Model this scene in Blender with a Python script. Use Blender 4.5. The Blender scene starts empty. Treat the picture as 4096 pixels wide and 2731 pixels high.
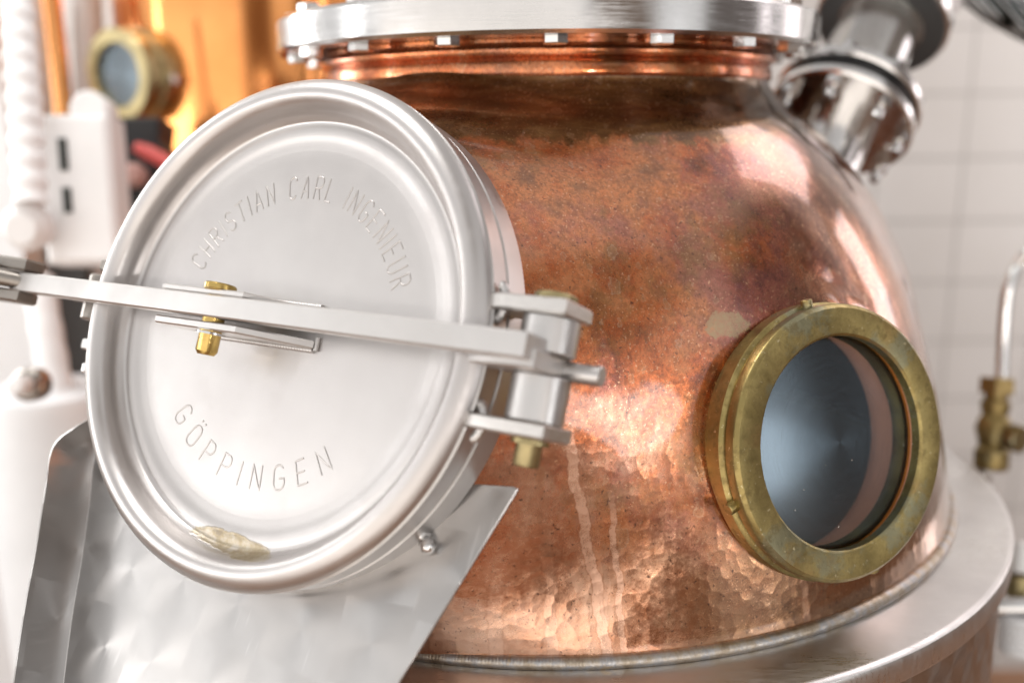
import bpy, bmesh, math, random
import numpy as np
from mathutils import Vector, Matrix
random.seed(7); rng = np.random.default_rng(7)
S = bpy.context.scene
COL = S.collection
PI = math.pi
R_ = math.radians

# ------------------------------------------------------------------ camera (solved from the photograph)
F_PX, PITCH, ROLL = 3757.0, .2286, -.0093
CAM = Vector((-.0445, -1.2072, .4398))           # z = 0 is the weld line at the foot of the copper dome
cp, sp, cr, sr = math.cos(PITCH), math.sin(PITCH), math.cos(ROLL), math.sin(ROLL)
FWD = Vector((0, cp, -sp)); UP0 = Vector((0, sp, cp)); RT0 = Vector((1, 0, 0))
RT = cr*RT0 + sr*UP0; UP = -sr*RT0 + cr*UP0
cd = bpy.data.cameras.new('camera'); camo = bpy.data.objects.new('camera', cd); COL.objects.link(camo)
camo.matrix_world = Matrix(((RT.x, UP.x, -FWD.x, CAM.x), (RT.y, UP.y, -FWD.y, CAM.y), (RT.z, UP.z, -FWD.z, CAM.z), (0, 0, 0, 1)))
cd.sensor_width = 36; cd.lens = 36*F_PX/4096
cd.clip_start = .02; cd.clip_end = 60
cd.dof.use_dof = True; cd.dof.focus_distance = .785; cd.dof.aperture_fstop = 1.75; cd.dof.aperture_blades = 0
S.camera = camo

def at(x, y, depth):
    """a point seen at (x, y) of the 2352-wide photograph, depth metres in front of the camera plane"""
    k = 4096/2352
    return CAM + depth*(FWD + RT*((x*k-2048)/F_PX) - UP*((y*k-1365.5)/F_PX))
def px(n, depth):                                  # n photograph pixels as metres at that depth
    return n*4096/2352/F_PX*depth

# ------------------------------------------------------------------ object helpers
WM = {}
def link(o, parent=None, frame=None):
    COL.objects.link(o)
    frame = frame or Matrix.Identity(4)
    WM[o.name] = frame.copy()
    if parent:
        o.parent = parent
        o.matrix_basis = WM[parent.name].inverted() @ frame
    else:
        o.matrix_basis = frame
    return o
def mesh_obj(name, V, Fc, mat, parent=None, frame=None, smooth=35):
    me = bpy.data.meshes.new(name)
    me.from_pydata([tuple(v) for v in V], [], [tuple(f) for f in Fc]); me.update()
    bm = bmesh.new(); bm.from_mesh(me); bmesh.ops.recalc_face_normals(bm, faces=bm.faces); bm.to_mesh(me); bm.free()
    if smooth:
        me.shade_smooth(); me.set_sharp_from_angle(angle=R_(smooth))
    me.materials.append(mat)
    return link(bpy.data.objects.new(name, me), parent, frame)
def thing(name, label, cat, loc=(0, 0, 0), group=None):
    o = bpy.data.objects.new(name, None); o.empty_display_size = .05
    link(o, None, Matrix.Translation(loc)); tag(o, label, cat, group); return o
def tag(o, label=None, cat=None, group=None, kind=None):
    for k, v in (('label', label), ('category', cat), ('group', group), ('kind', kind)):
        if v: o[k] = v
    return o
class MB:
    def __init__(s): s.V = []; s.F = []
    def add(s, V, F):
        b = len(s.V); s.V += [Vector(v) for v in V]; s.F += [[i+b for i in f] for f in F]; return s
    def lathe(s, prof, segs=48, M=None, close=False):
        """prof: list of (r, h) turned about +z of M"""
        M = M or Matrix.Identity(4); V = []; F = []; n = len(prof)
        for r, h in prof:
            for i in range(segs):
                a = 2*PI*i/segs; V.append(M @ Vector((r*math.cos(a), r*math.sin(a), h)))
        for j in range(n-1 if not close else n):
            k = (j+1) % n
            for i in range(segs):
                i2 = (i+1) % segs; F.append((j*segs+i, j*segs+i2, k*segs+i2, k*segs+i))
        return s.add(V, F)
    def solid(s, prof, segs=48, M=None):           # lathe closed onto the axis at both ends
        return s.lathe([(1e-5, prof[0][1])]+list(prof)+[(1e-5, prof[-1][1])], segs, M)
    def cyl(s, p0, p1, r, segs=32, bev=0, r2=None):
        p0 = Vector(p0); p1 = Vector(p1); L = (p1-p0).length; r2 = r if r2 is None else r2
        pr = [(r-bev, 0), (r, bev), (r2, L-bev), (r2-bev, L)] if bev else [(r, 0), (r2, L)]
        return s.solid(pr, segs, frame_z(p0, p1-p0))
    def prism(s, poly, h0, h1, M=None, bev=0):
        """poly in local xy, extruded h0..h1 in z, with a small chamfer"""
        M = M or Matrix.Identity(4); n = len(poly); P = [Vector((x, y, 0)) for x, y in poly]
        def inset(d):
            out = []
            ar = sum(P[i].x*P[(i+1) % n].y-P[(i+1) % n].x*P[i].y for i in range(n)); sg = 1 if ar > 0 else -1
            for i in range(n):
                a = (P[i]-P[i-1]).normalized(); b = (P[(i+1) % n]-P[i]).normalized()
                na = Vector((-a.y, a.x, 0))*sg; nb = Vector((-b.y, b.x, 0))*sg
                m = na+nb; k = m.length_squared
                out.append(P[i]+(m*(2*d/k) if k > .2 else na*d))
            return out
        if bev:
            rings = [(inset(bev), h0), (P, h0+bev), (P, h1-bev), (inset(bev), h1)]
        else: rings = [(P, h0), (P, h1)]
        V = []; F = []
        for ring, h in rings: V += [M @ Vector((p.x, p.y, h)) for p in ring]
        for j in range(len(rings)-1):
            for i in range(n): F.append((j*n+i, j*n+(i+1) % n, (j+1)*n+(i+1) % n, (j+1)*n+i))
        F.append(tuple(range(n))[::-1]); F.append(tuple(range((len(rings)-1)*n, len(rings)*n)))
        return s.add(V, F)
    def box(s, x0, x1, y0, y1, z0, z1, M=None, bev=0):
        return s.prism([(x0, y0), (x1, y0), (x1, y1), (x0, y1)], z0, z1, M, bev)
    def tube(s, pts, r, segs=12, flat=1.0, nrm=None, cap=True, rfun=None):
        pts = [Vector(p) for p in pts]; V = []; F = []; n = len(pts); prev = None
        for i, p in enumerate(pts):
            t = (pts[min(i+1, n-1)]-pts[max(i-1, 0)]).normalized()
            if nrm is not None: b = Vector(nrm)
            else:
                b = prev if prev is not None else Vector((0, 0, 1)) if abs(t.z) < .9 else Vector((1, 0, 0))
            b = (b-t*b.dot(t)).normalized(); prev = b; c = t.cross(b)
            rr = rfun(i/(n-1)) if rfun else r
            for k in range(segs):
                a = 2*PI*k/segs; V.append(p + c*(rr*math.cos(a)) + b*(rr*flat*math.sin(a)))
        for i in range(n-1):
            for k in range(segs):
                k2 = (k+1) % segs; F.append((i*segs+k, i*segs+k2, (i+1)*segs+k2, (i+1)*segs+k))
        if cap: F.append(tuple(range(segs))[::-1]); F.append(tuple(range((n-1)*segs, n*segs)))
        return s.add(V, F)
    def build(s, name, mat, parent=None, frame=None, smooth=35): return mesh_obj(name, s.V, s.F, mat, parent, frame, smooth)
def frame_z(p, d, xh=None):
    z = Vector(d).normalized(); x = Vector(xh) if xh is not None else (Vector((0, 0, 1)).cross(z) if abs(z.z) < .95 else Vector((1, 0, 0)))
    x = (x-z*x.dot(z)).normalized(); y = z.cross(x); p = Vector(p)
    return Matrix(((x.x, y.x, z.x, p.x), (x.y, y.y, z.y, p.y), (x.z, y.z, z.z, p.z), (0, 0, 0, 1)))
def spline(pts, n):                                # Catmull-Rom through points of any dimension
    P = np.array(pts, float); P = np.vstack([2*P[0]-P[1], P, 2*P[-1]-P[-2]]); out = []
    m = len(P)-3
    for k in range(n):
        t = k/(n-1)*m; i = min(int(t), m-1); t -= i; a, b, c, d = P[i:i+4]
        out.append(.5*((2*b)+(-a+c)*t+(2*a-5*b+4*c-d)*t*t+(-a+3*b-3*c+d)*t**3))
    return out

# ------------------------------------------------------------------ node helpers
class G:
    def __init__(s, name):
        s.m = bpy.data.materials.new(name); s.m.use_nodes = True; s.t = s.m.node_tree; s.t.nodes.clear()
        s.out = s.t.nodes.new('ShaderNodeOutputMaterial')
        s._tc = None
    def put(s, sock, v):
        if v is None: return
        if isinstance(v, bpy.types.NodeSocket): s.t.links.new(v, sock)
        elif isinstance(v, tuple) and len(v) == 3 and sock.type == 'RGBA': sock.default_value = (*v, 1)
        else: sock.default_value = v
    def node(s, typ, ins=None, **props):
        n = s.t.nodes.new(typ)
        for k, v in props.items(): setattr(n, k, v)
        for k, v in (ins or {}).items(): s.put(n.inputs[k], v)
        return n
    def obj(s):
        if not s._tc: s._tc = s.node('ShaderNodeTexCoord').outputs['Object']
        return s._tc
    def math(s, op, a, b=None, c=None, clamp=False):
        n = s.node('ShaderNodeMath', operation=op, use_clamp=clamp)
        for i, v in enumerate((a, b, c)):
            if v is not None: s.put(n.inputs[i], v)
        return n.outputs[0]
    def vmath(s, op, a, b=None):
        n = s.node('ShaderNodeVectorMath', operation=op); s.put(n.inputs[0], a)
        if b is not None: s.put(n.inputs[3 if op == 'SCALE' else 1], b)
        return n.outputs['Value' if op in ('LENGTH', 'DOT_PRODUCT', 'DISTANCE') else 'Vector']
    def noise(s, scale, detail=5, rough=.6, vec=None, dist=0, off=None):
        v = vec or s.obj()
        if off is not None: v = s.vmath('ADD', v, (off, off*1.7, -off))
        return s.node('ShaderNodeTexNoise', {'Vector': v, 'Scale': scale, 'Detail': detail, 'Roughness': rough, 'Distortion': dist}).outputs['Fac']
    def voro(s, scale, vec=None, feature='F1', rnd=1.0, **ins):
        return s.node('ShaderNodeTexVoronoi', {'Vector': vec or s.obj(), 'Scale': scale, 'Randomness': rnd, **ins}, feature=feature)
    def map(s, v, a, b, c=0., d=1., smooth=True):
        n = s.node('ShaderNodeMapRange', {'Value': v, 'From Min': a, 'From Max': b, 'To Min': c, 'To Max': d}, interpolation_type='SMOOTHSTEP' if smooth else 'LINEAR')
        return n.outputs['Result']
    def ramp(s, v, stops):
        n = s.node('ShaderNodeValToRGB'); s.put(n.inputs[0], v); e = n.color_ramp.elements
        while len(e) < len(stops): e.new(.5)
        for i, (p, c) in enumerate(stops): e[i].position = p; e[i].color = (*c, 1)
        return n.outputs[0]
    def mix(s, f, a, b, blend='MIX'):
        n = s.node('ShaderNodeMix', data_type='RGBA', blend_type=blend)
        s.put(n.inputs[0], f); s.put(n.inputs[6], a); s.put(n.inputs[7], b); return n.outputs[2]
    def sep(s, v): return s.node('ShaderNodeSeparateXYZ', {0: v}).outputs
    def comb(s, x, y, z): return s.node('ShaderNodeCombineXYZ', {0: x, 1: y, 2: z}).outputs[0]
    def scalev(s, x, y, z): return s.vmath('MULTIPLY', s.obj(), (x, y, z))
    def bump(s, h, dist=.001, strength=1., nrm=None):
        n = s.node('ShaderNodeBump', {'Height': h, 'Distance': dist, 'Strength': strength})
        if nrm is not None: s.put(n.inputs['Normal'], nrm)
        return n.outputs[0]
    def bsdf(s, **k):
        names = dict(color='Base Color', rough='Roughness', metal='Metallic', normal='Normal', aniso='Anisotropic', tangent='Tangent', coat='Coat Weight', coatr='Coat Roughness', coati='Coat IOR', ior='IOR', trans='Transmission Weight', spec='Specular IOR Level', alpha='Alpha')
        n = s.node('ShaderNodeBsdfPrincipled', {names[a]: b for a, b in k.items()}); return n.outputs[0]
    def done(s, sh): s.put(s.out.inputs['Surface'], sh); return s.m

def steel(name, color=(.62, .605, .59), rough=.25, grain=(0, 0, 0), gs=.0003, var=.08, aniso=0):
    g = G(name)
    n1 = g.noise(9, 4); n2 = g.noise(60, 3, off=3.1)
    c = g.mix(g.map(n1, .3, .75), color, tuple(v*.86 for v in color))
    r = g.math('ADD', g.map(n1, .3, .7, rough-var*.5, rough+var), g.map(n2, .4, .7, 0, var*.4))
    nr = None
    if any(grain):
        gr = g.noise(1, 3, .7, vec=g.scalev(*grain)); nr = g.bump(gr, gs)
        r = g.math('ADD', r, g.map(gr, .3, .7, -.05, .06))
    return g.done(g.bsdf(color=c, rough=r, metal=1., normal=nr, aniso=aniso))

M = {}
M['lid'] = None
M['steel_satin'] = steel('satin_steel', (.62, .60, .585), .37, (0, 0, 0))
M['steel_brush'] = steel('brushed_steel', (.60, .59, .58), .26, (30, 30, 900), .00004)
M['steel_shiny'] = steel('polished_steel', (.76, .75, .74), .15, var=.05)
M['steel_cast'] = steel('rough_steel', (.64, .615, .59), .36, (250, 250, 250), .0004)

def dark_steel():
    return steel('dull_steel', (.34, .31, .28), .3, (40, 40, 700), .00005)
M['steel_dull'] = dark_steel()

# stainless lid: satin, dry stain lying in the lowest part of the groove, tiny rust flecks
def lid_mat():
    g = G('satin_stainless_lid'); o = g.obj(); x, y, z = g.sep(o)
    n1 = g.noise(7, 3); gr = g.noise(1, 2, .6, vec=g.scalev(700, 25, 25))
    c = g.mix(g.map(n1, .3, .7), (.585, .56, .545), (.53, .505, .495))
    # rust flecks
    v = g.voro(38); d = v.outputs['Distance']; keep = g.math('GREATER_THAN', g.sep(v.outputs['Color'])[0], .9)
    sp_ = g.math('MULTIPLY', g.map(g.math('ADD', d, g.map(g.noise(300, 3), .3, .7, -.03, .03)), .03, .09, 1, 0), keep)
    c = g.mix(g.math('MULTIPLY', sp_, .45), c, (.42, .22, .1))
    # stain
    sx = g.math('DIVIDE', g.math('ADD', x, -.006), .050); sy = g.math('DIVIDE', g.math('ADD', y, .1770), .0085)
    sy = g.math('ADD', sy, g.math('MULTIPLY', sx, .30))
    dd = g.math('SQRT', g.math('ADD', g.math('MULTIPLY', sx, sx), g.math('MULTIPLY', sy, sy)))
    dd = g.math('ADD', dd, g.map(g.noise(70, 4), .3, .7, -.09, .09))
    st = g.map(dd, 1.0, .86); edge = g.math('MULTIPLY', st, g.map(dd, .72, .93))
    sc = g.ramp(g.noise(60, 6, .7), [(.36, (.17, .115, .04)), (.47, (.29, .21, .08)), (.55, (.38, .31, .19)), (.64, (.46, .41, .32))])
    sc = g.mix(g.math('MULTIPLY', edge, .25), sc, (.5, .42, .26))
    c = g.mix(g.math('MULTIPLY', st, g.map(g.noise(45, 4, .6, off=2.), .36, .54, .40, .72)), c, sc)
    r = g.math('ADD', g.math('ADD', g.map(n1, .3, .7, .33, .40), g.map(g.noise(26, 5, .7, off=33.), .5, .66, 0, .06)), g.math('MULTIPLY', st, .08))
    scr = g.noise(1, 2, .7, vec=g.scalev(1400, 12, 12)); scr2 = g.noise(1, 2, .7, vec=g.vmath('ADD', g.scalev(60, 900, 60), (3., 0., 0.)))
    nr = g.bump(g.math('ADD', scr, g.math('MULTIPLY', scr2, .5)), .00007)
    nr = g.bump(g.math('MULTIPLY', edge, g.noise(400, 3)), .0006, nrm=nr)
    return g.done(g.bsdf(color=c, rough=r, metal=1., normal=nr))
M['lid'] = lid_mat(); M['letter'] = steel('stamped_letter_steel', (.55, .52, .50), .33)

# engine-turned stainless: overlapping round swirls that bend the grain
def swirl(name, scale, color=(.50, .485, .475), rough=.33, dirn=(0, 0, 1)):
    g = G(name)
    v = g.voro(scale, rnd=.14)
    rad = g.vmath('SUBTRACT', g.vmath('SCALE', g.obj(), scale) if False else g.obj(), v.outputs['Position'] if False else g.vmath('SCALE', v.outputs['Position'], 1.0))
    nl = g.node('ShaderNodeVectorTransform', {0: rad}, vector_type='VECTOR', convert_from='OBJECT', convert_to='WORLD').outputs[0]
    geo = g.node('ShaderNodeNewGeometry').outputs['Normal']
    tan = g.vmath('NORMALIZE', g.vmath('CROSS_PRODUCT', nl, geo))
    dist = g.vmath('LENGTH', rad)
    gr = g.noise(1, 2, .6, vec=g.comb(g.math('MULTIPLY', dist, 2200), g.sep(v.outputs['Color'])[0], 0.))
    c = g.mix(g.map(g.noise(6, 4), .3, .7), color, tuple(q*.85 for q in color))
    sc = g.math('MULTIPLY', g.noise(1, 2, .5, vec=g.scalev(260, 18, 18)), g.noise(14, 3))
    c = g.mix(g.map(sc, .34, .5, 0, .3), c, (.75, .74, .73))
    return g.done(g.bsdf(color=c, rough=g.map(gr, .3, .7, rough-.02, rough+.03), metal=1., aniso=.72, tangent=tan, normal=g.bump(gr, .000012)))
M['swirl'] = swirl('swirl_finished_steel', 15)
M['swirl_dark'] = swirl('swirl_finished_jacket', 16, (.48, .46, .44), .3)

# copper of the dome
def copper(hammer=True):
    g = G('patinated_copper' if hammer else 'turned_copper'); o = g.obj(); x, y, z = g.sep(o)
    ang = g.math('ARCTAN2', x, g.math('MULTIPLY', y, -1.))
    arc = g.math('MULTIPLY', ang, .45)
    nA = g.noise(4.2, 9, .68, dist=.4); nB = g.noise(13, 8, .7, off=2.2); nC = g.noise(42, 6, .7, off=5.4); nF = g.noise(230, 4, .75, off=1.)
    mixn = g.math('ADD', g.math('MULTIPLY', nA, .55), g.math('ADD', g.math('MULTIPLY', nB, .32), g.math('MULTIPLY', nC, .13)))
    c = g.ramp(mixn, [(.425, (.13, .036, .016)), (.465, (.34, .092, .032)), (.50, (.64, .170, .052)), (.555, (.72, .275, .11)), (.61, (.36, .165, .085))])
    c = g.mix(g.map(g.noise(6.5, 6, .65, off=9.), .50, .62, 0, .6), c, (.29, .115, .125))       # violet heat tint
    c = g.mix(g.map(g.noise(9, 6, .7, off=14.), .52, .64, 0, .55), c, (.30, .19, .07))         # olive oxide
    c = g.mix(g.map(g.noise(5, 5, .7, off=19.), .50, .62, 0, .5), c, (.66, .20, .07))          # red oxide
    c = g.mix(g.map(nF, .42, .62, .0, .42), c, (.17, .06, .025))
    c = g.mix(g.map(g.noise(110, 5, .75, off=41.), .52, .62, 0, .22), c, (.22, .09, .05))
    if hammer:
        right = g.map(g.math('ADD', ang, g.map(nB, .3, .7, -.10, .10)), .42, .66)               # smoother patina round to the right, with a dark reflection painted in
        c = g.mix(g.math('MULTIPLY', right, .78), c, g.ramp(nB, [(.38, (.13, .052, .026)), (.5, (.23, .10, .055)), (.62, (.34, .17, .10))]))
        low = g.map(g.math('ADD', z, g.map(nA, .35, .65, -.09, .09)), .23, .07)                   # paler copper towards the foot, with a bright reflection painted in
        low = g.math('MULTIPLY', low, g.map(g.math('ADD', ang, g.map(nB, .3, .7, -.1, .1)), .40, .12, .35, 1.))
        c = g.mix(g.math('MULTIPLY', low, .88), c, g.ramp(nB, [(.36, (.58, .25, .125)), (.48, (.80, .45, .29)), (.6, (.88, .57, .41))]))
        ol = g.math('MULTIPLY', g.map(g.math('ADD', ang, g.map(nB, .3, .7, -.10, .10)), .08, .26), g.map(g.math('ADD', z, g.map(nA, .3, .7, -.06, .06)), .15, .05))
        c = g.mix(g.math('MULTIPLY', ol, .6), c, g.ramp(nC, [(.3, (.25, .13, .055)), (.7, (.42, .26, .13))]))
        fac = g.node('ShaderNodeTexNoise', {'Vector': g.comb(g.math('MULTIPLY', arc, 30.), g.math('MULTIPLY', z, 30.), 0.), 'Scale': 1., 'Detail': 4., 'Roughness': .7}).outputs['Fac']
        up = g.map(g.math('ADD', z, g.map(fac, .3, .7, -.007, .007)), .4195, .4275)               # browner turned neck above the shell, flange's dark reflection painted in
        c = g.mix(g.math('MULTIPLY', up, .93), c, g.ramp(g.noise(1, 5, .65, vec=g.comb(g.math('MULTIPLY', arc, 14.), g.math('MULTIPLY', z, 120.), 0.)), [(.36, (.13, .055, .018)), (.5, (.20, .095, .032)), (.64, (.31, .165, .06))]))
    # pin specks
    c = g.mix(g.map(g.noise(420, 2, .6, off=7.), .62, .72, 0, .7), c, (.90, .55, .34))
    c = g.mix(g.map(g.noise(260, 2, .6, off=17.), .63, .72, 0, .75), c, (.10, .045, .03))
    rims = 0
    for sc_, seed, th in ((26, 3., .80), (44, 8., .78), (90, 21., .75)):
        v = g.voro(sc_, vec=g.vmath('ADD', g.vmath('MULTIPLY', o, (1, 1, .62)), (seed, seed, seed)))
        d = g.math('ADD', v.outputs['Distance'], g.map(g.noise(90 if sc_ < 50 else 200, 4, off=seed), .3, .7, -.12, .12))
        cs = g.sep(v.outputs['Color']); keep = g.math('GREATER_THAN', cs[0], th); rad = g.map(cs[1], 0, 1, .12, .30, smooth=False)
        q = g.math('DIVIDE', d, rad)
        ins = g.math('MULTIPLY', g.map(q, 1., .9), keep); rim = g.math('MULTIPLY', ins, g.map(q, .72, .92))
        c = g.mix(g.math('MULTIPLY', ins, .20), c, (.52, .33, .19)); c = g.mix(g.math('MULTIPLY', rim, .36), c, (.78, .52, .36))
    if hammer:
        # drips washed clean: two strong, several faint
        wob = g.map(g.noise(1, 4, .6, vec=g.comb(0., 0., g.math('MULTIPLY', z, 22.))), .3, .7, -.0035, .0035)
        for a0, sl, w, z0, st in ((.0300, -.150, .0048, .215, 1.), (.0420, -.06, .0030, .155, .85), (-.055, .0, .006, .10, .5), (-.012, -.04, .005, .12, .45), (-.115, .03, .009, .13, .4), (.028, .0, .003, .10, .4), (.20, .0, .004, .08, .35)):
            dd = g.math('ABSOLUTE', g.math('SUBTRACT', g.math('ADD', arc, g.math('ADD', wob, g.math('MULTIPLY', z, -sl))), a0))
            mk = g.math('MULTIPLY', g.map(dd, w, w*.7), g.map(z, z0, z0-.05, 0, st))
            c = g.mix(g.math('MULTIPLY', mk, .9), c, (.90, .56, .40))
            ed = g.math('MULTIPLY', g.map(g.math('ABSOLUTE', g.math('SUBTRACT', dd, w*.95)), w*.22, 0.), g.map(z, z0, z0-.05, 0, st))
            c = g.mix(g.math('MULTIPLY', ed, .4), c, (.42, .17, .09))
        # tan dried splash on the front of the shell
        ex = g.math('DIVIDE', g.math('SUBTRACT', arc, .150), .024); ez = g.math('DIVIDE', g.math('SUBTRACT', z, .268), .0125)
        e = g.math('ADD', g.math('SQRT', g.math('ADD', g.math('MULTIPLY', ex, ex), g.math('MULTIPLY', ez, ez))), g.map(nC, .3, .7, -.35, .35))
        sm = g.math('MULTIPLY', g.map(e, 1., .82), g.map(nF, .3, .6, .45, 1.))
        c = g.mix(sm, c, (.44, .30, .17))
    base_r = g.math('ADD', g.math('ADD', g.map(nB, .35, .65, .22, .36), g.map(z, .30, .03, 0., -.10)), g.math('MULTIPLY', right, -.14)) if hammer else .20
    rough = g.math('ADD', base_r, g.math('ADD', g.map(nF, .3, .7, -.04, .08), g.map(nA, .35, .65, -.05, .06)))
    rough = g.math('MAXIMUM', rough, .12)
    # hammered facets
    nr = None
    if hammer:
        uvw = g.comb(g.math('MULTIPLY', ang, 3.1), g.math('MULTIPLY', z, 6.0), 0.)
        uvw = g.vmath('ADD', uvw, g.vmath('SCALE', g.node('ShaderNodeTexNoise', {'Vector': o, 'Scale': 9., 'Detail': 0.}).outputs['Color'], .12))
        v = g.voro(15.5, vec=uvw, feature='SMOOTH_F1', rnd=.7, Smoothness=.22)
        dish = g.math('MULTIPLY', v.outputs['Distance'], v.outputs['Distance'])
        am = g.math('MULTIPLY', g.map(z, .34, .09, .10, 1.), g.map(z, .43, .41))
        wav = g.noise(13, 1, .4, off=4.)
        b1 = g.bump(wav, .0050, g.map(z, .16, .26, .12, .6))
        b1 = g.bump(g.noise(38, 1, .4, off=8.), .0012, g.map(ang, .35, .6, .0, .6), b1)
        b2 = g.bump(dish, .00034, am, b1)
        tilt = g.vmath('SCALE', g.vmath('SUBTRACT', v.outputs['Color'], (.5, .5, .5)), g.math('MULTIPLY', am, .04))
        nr = g.vmath('NORMALIZE', g.vmath('ADD', b2, tilt))
        nr = g.bump(nF, .00009, 1., nr)
    else:
        nr = g.bump(g.noise(1, 3, .6, vec=g.scalev(6, 6, 500)), .00012)
    return g.done(g.bsdf(color=c, rough=rough, metal=.95, normal=nr, coat=.7 if hammer else .4, coatr=.05, coati=1.65))
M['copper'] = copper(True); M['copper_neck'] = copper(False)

def brass(name, base=(.50, .37, .12), rough=.34, worn=True):
    g = G(name); nA = g.noise(18, 7, .65); nB = g.noise(60, 6, .7, off=3.); nF = g.noise(400, 3, .7)
    c = g.mix(g.map(nA, .35, .65), base, tuple(v*.62 for v in base))
    if worn:
        c = g.mix(g.map(g.noise(13, 5, .7, off=6.), .45, .62, 0, .6), c, (.25, .19, .07))
        c = g.mix(g.map(g.noise(14, 6, .7, off=12.), .52, .62, 0, .55), c, (.26, .285, .22))
        c = g.mix(g.map(g.noise(11, 6, .7, off=22.), .54, .66, 0, .45), c, (.36, .22, .09))
        c = g.mix(g.map(nB, .49, .64, 0, .6), c, (.17, .125, .05)); c = g.mix(g.map(g.noise(210, 3, .6, off=31.), .64, .72, 0, .7), c, (.68, .6, .38))
        rough = g.map(nB, .3, .7, rough-.08, rough+.14)
    return g.done(g.bsdf(color=c, rough=rough, metal=.95, normal=g.bump(nF, .00012)))
M['brass'] = brass('tarnished_brass', (.43, .335, .135), .36); M['brass_clean'] = brass('yellow_brass', (.60, .42, .14), .2, False)
M['brass_aged'] = brass('aged_brass', (.33, .235, .10), .42); M['brass_pale'] = brass('dull_brass', (.46, .38, .2), .36, False)

def plain(name, color, rough=.5, metal=0., var=.12, bumps=0.):
    g = G(name); n = g.noise(11, 5)
    c = g.mix(g.map(n, .3, .7), color, tuple(v*(1-var) for v in color))
    return g.done(g.bsdf(color=c, rough=rough, metal=metal, normal=g.bump(g.noise(160, 3), bumps) if bumps else None))
M['white'] = plain('white_plastic', (.86, .86, .855), .45, var=.05); M['white_hose'] = plain('white_hose_plastic', (.87, .87, .87), .4, var=.05)
M['black'] = plain('black_plastic', (.012, .012, .013), .4); M['inner'] = plain('dull_pink_copper', (.95, .50, .36), .45, .05); M['red'] = plain('red_grip', (.66, .10, .09), .42); M['pink'] = plain('flesh_pink_cap', (.55, .34, .30), .5)
M['slot'] = plain('dark_slot', (.04, .045, .04), .7); M['pale_tank'] = plain('pale_enamel', (.80, .81, .82), .4, var=.06)
M['grey'] = plain('warm_grey_paint', (.42, .38, .36), .55); M['glove'] = plain('dark_grey_rubber', (.05, .05, .05), .6)
def weld_mat():
    g = G('weld_bead'); o = g.obj(); x, y, z = g.sep(o); ang = g.math('ARCTAN2', x, g.math('MULTIPLY', y, -1.))
    nb = g.noise(1, 4, .6, vec=g.comb(g.math('MULTIPLY', ang, 24.), g.math('MULTIPLY', z, 60.), 0.))
    c = g.ramp(nb, [(.34, (.34, .27, .20)), (.44, (.46, .39, .31)), (.52, (.50, .46, .42)), (.60, (.44, .44, .45)), (.68, (.50, .40, .29))])
    nf = g.noise(260, 4, .7); c = g.mix(g.map(nf, .4, .7, 0, .25), c, (.2, .15, .11))
    return g.done(g.bsdf(color=c, rough=g.map(nf, .3, .7, .36, .52), metal=1., normal=g.bump(nf, .0003)))
M['weld'] = weld_mat()
def pane_mat():
    g = G('wiped_sight_glass'); o = g.obj(); x, y, z = g.sep(o)
    tl = g.comb(g.math('MULTIPLY', y, -1.), x, 0.)
    tan = g.vmath('NORMALIZE', g.node('ShaderNodeVectorTransform', {0: tl}, vector_type='VECTOR', convert_from='OBJECT', convert_to='WORLD').outputs[0])
    rad = g.vmath('LENGTH', g.comb(x, y, 0.)); an = g.math('ARCTAN2', y, x)
    scr = g.noise(1, 3, .65, vec=g.comb(g.math('MULTIPLY', rad, 1700.), g.math('MULTIPLY', g.math('SINE', an), 2.2), g.math('MULTIPLY', g.math('COSINE', an), 2.2)))
    gl = g.node('ShaderNodeBsdfAnisotropic', {'Color': (.56, .76, .92), 'Roughness': g.map(scr, .3, .7, .22, .28), 'Anisotropy': .3, 'Tangent': tan, 'Normal': g.bump(scr, .000012)}).outputs[0]
    sharp = g.node('ShaderNodeBsdfAnisotropic', {'Color': (1., 1., 1.), 'Roughness': .24}).outputs[0]
    tr = g.node('ShaderNodeBsdfTransparent', {'Color': (.93, .93, .92)}).outputs[0]
    f = g.math('ADD', .14, g.map(scr, .35, .7, 0, .06))
    front = g.math('SUBTRACT', 1., g.node('ShaderNodeNewGeometry').outputs['Backfacing']); f = g.math('MULTIPLY', f, front)
    m1 = g.node('ShaderNodeMixShader', {0: f, 1: tr, 2: gl}).outputs[0]
    fr = g.node('ShaderNodeFresnel', {'IOR': 1.45}).outputs[0]
    dust = g.voro(160); dk = g.math('MULTIPLY', g.map(dust.outputs['Distance'], .1, .16, 1, 0), g.math('GREATER_THAN', g.sep(dust.outputs['Color'])[0], .975))
    m2 = g.node('ShaderNodeMixShader', {0: g.math('MULTIPLY', fr, front), 1: m1, 2: sharp}).outputs[0]
    df = g.node('ShaderNodeBsdfDiffuse', {'Color': (.6, .56, .5)}).outputs[0]
    return g.done(g.node('ShaderNodeMixShader', {0: g.math('MULTIPLY', dk, .7), 1: m2, 2: df}).outputs[0])
M['pane'] = pane_mat()
def glass_mat():
    g = G('clear_tube_glass')
    tr = g.node('ShaderNodeBsdfTransparent', {'Color': (.93, .94, .93)}).outputs[0]
    gl = g.node('ShaderNodeBsdfAnisotropic', {'Color': (1., 1., 1.), 'Roughness': .04}).outputs[0]
    lw = g.node('ShaderNodeLayerWeight', {'Blend': .35}).outputs['Facing']
    return g.done(g.node('ShaderNodeMixShader', {0: g.map(lw, .0, 1., .12, .55, smooth=False), 1: tr, 2: gl}).outputs[0])
M['glass'] = glass_mat()
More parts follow.
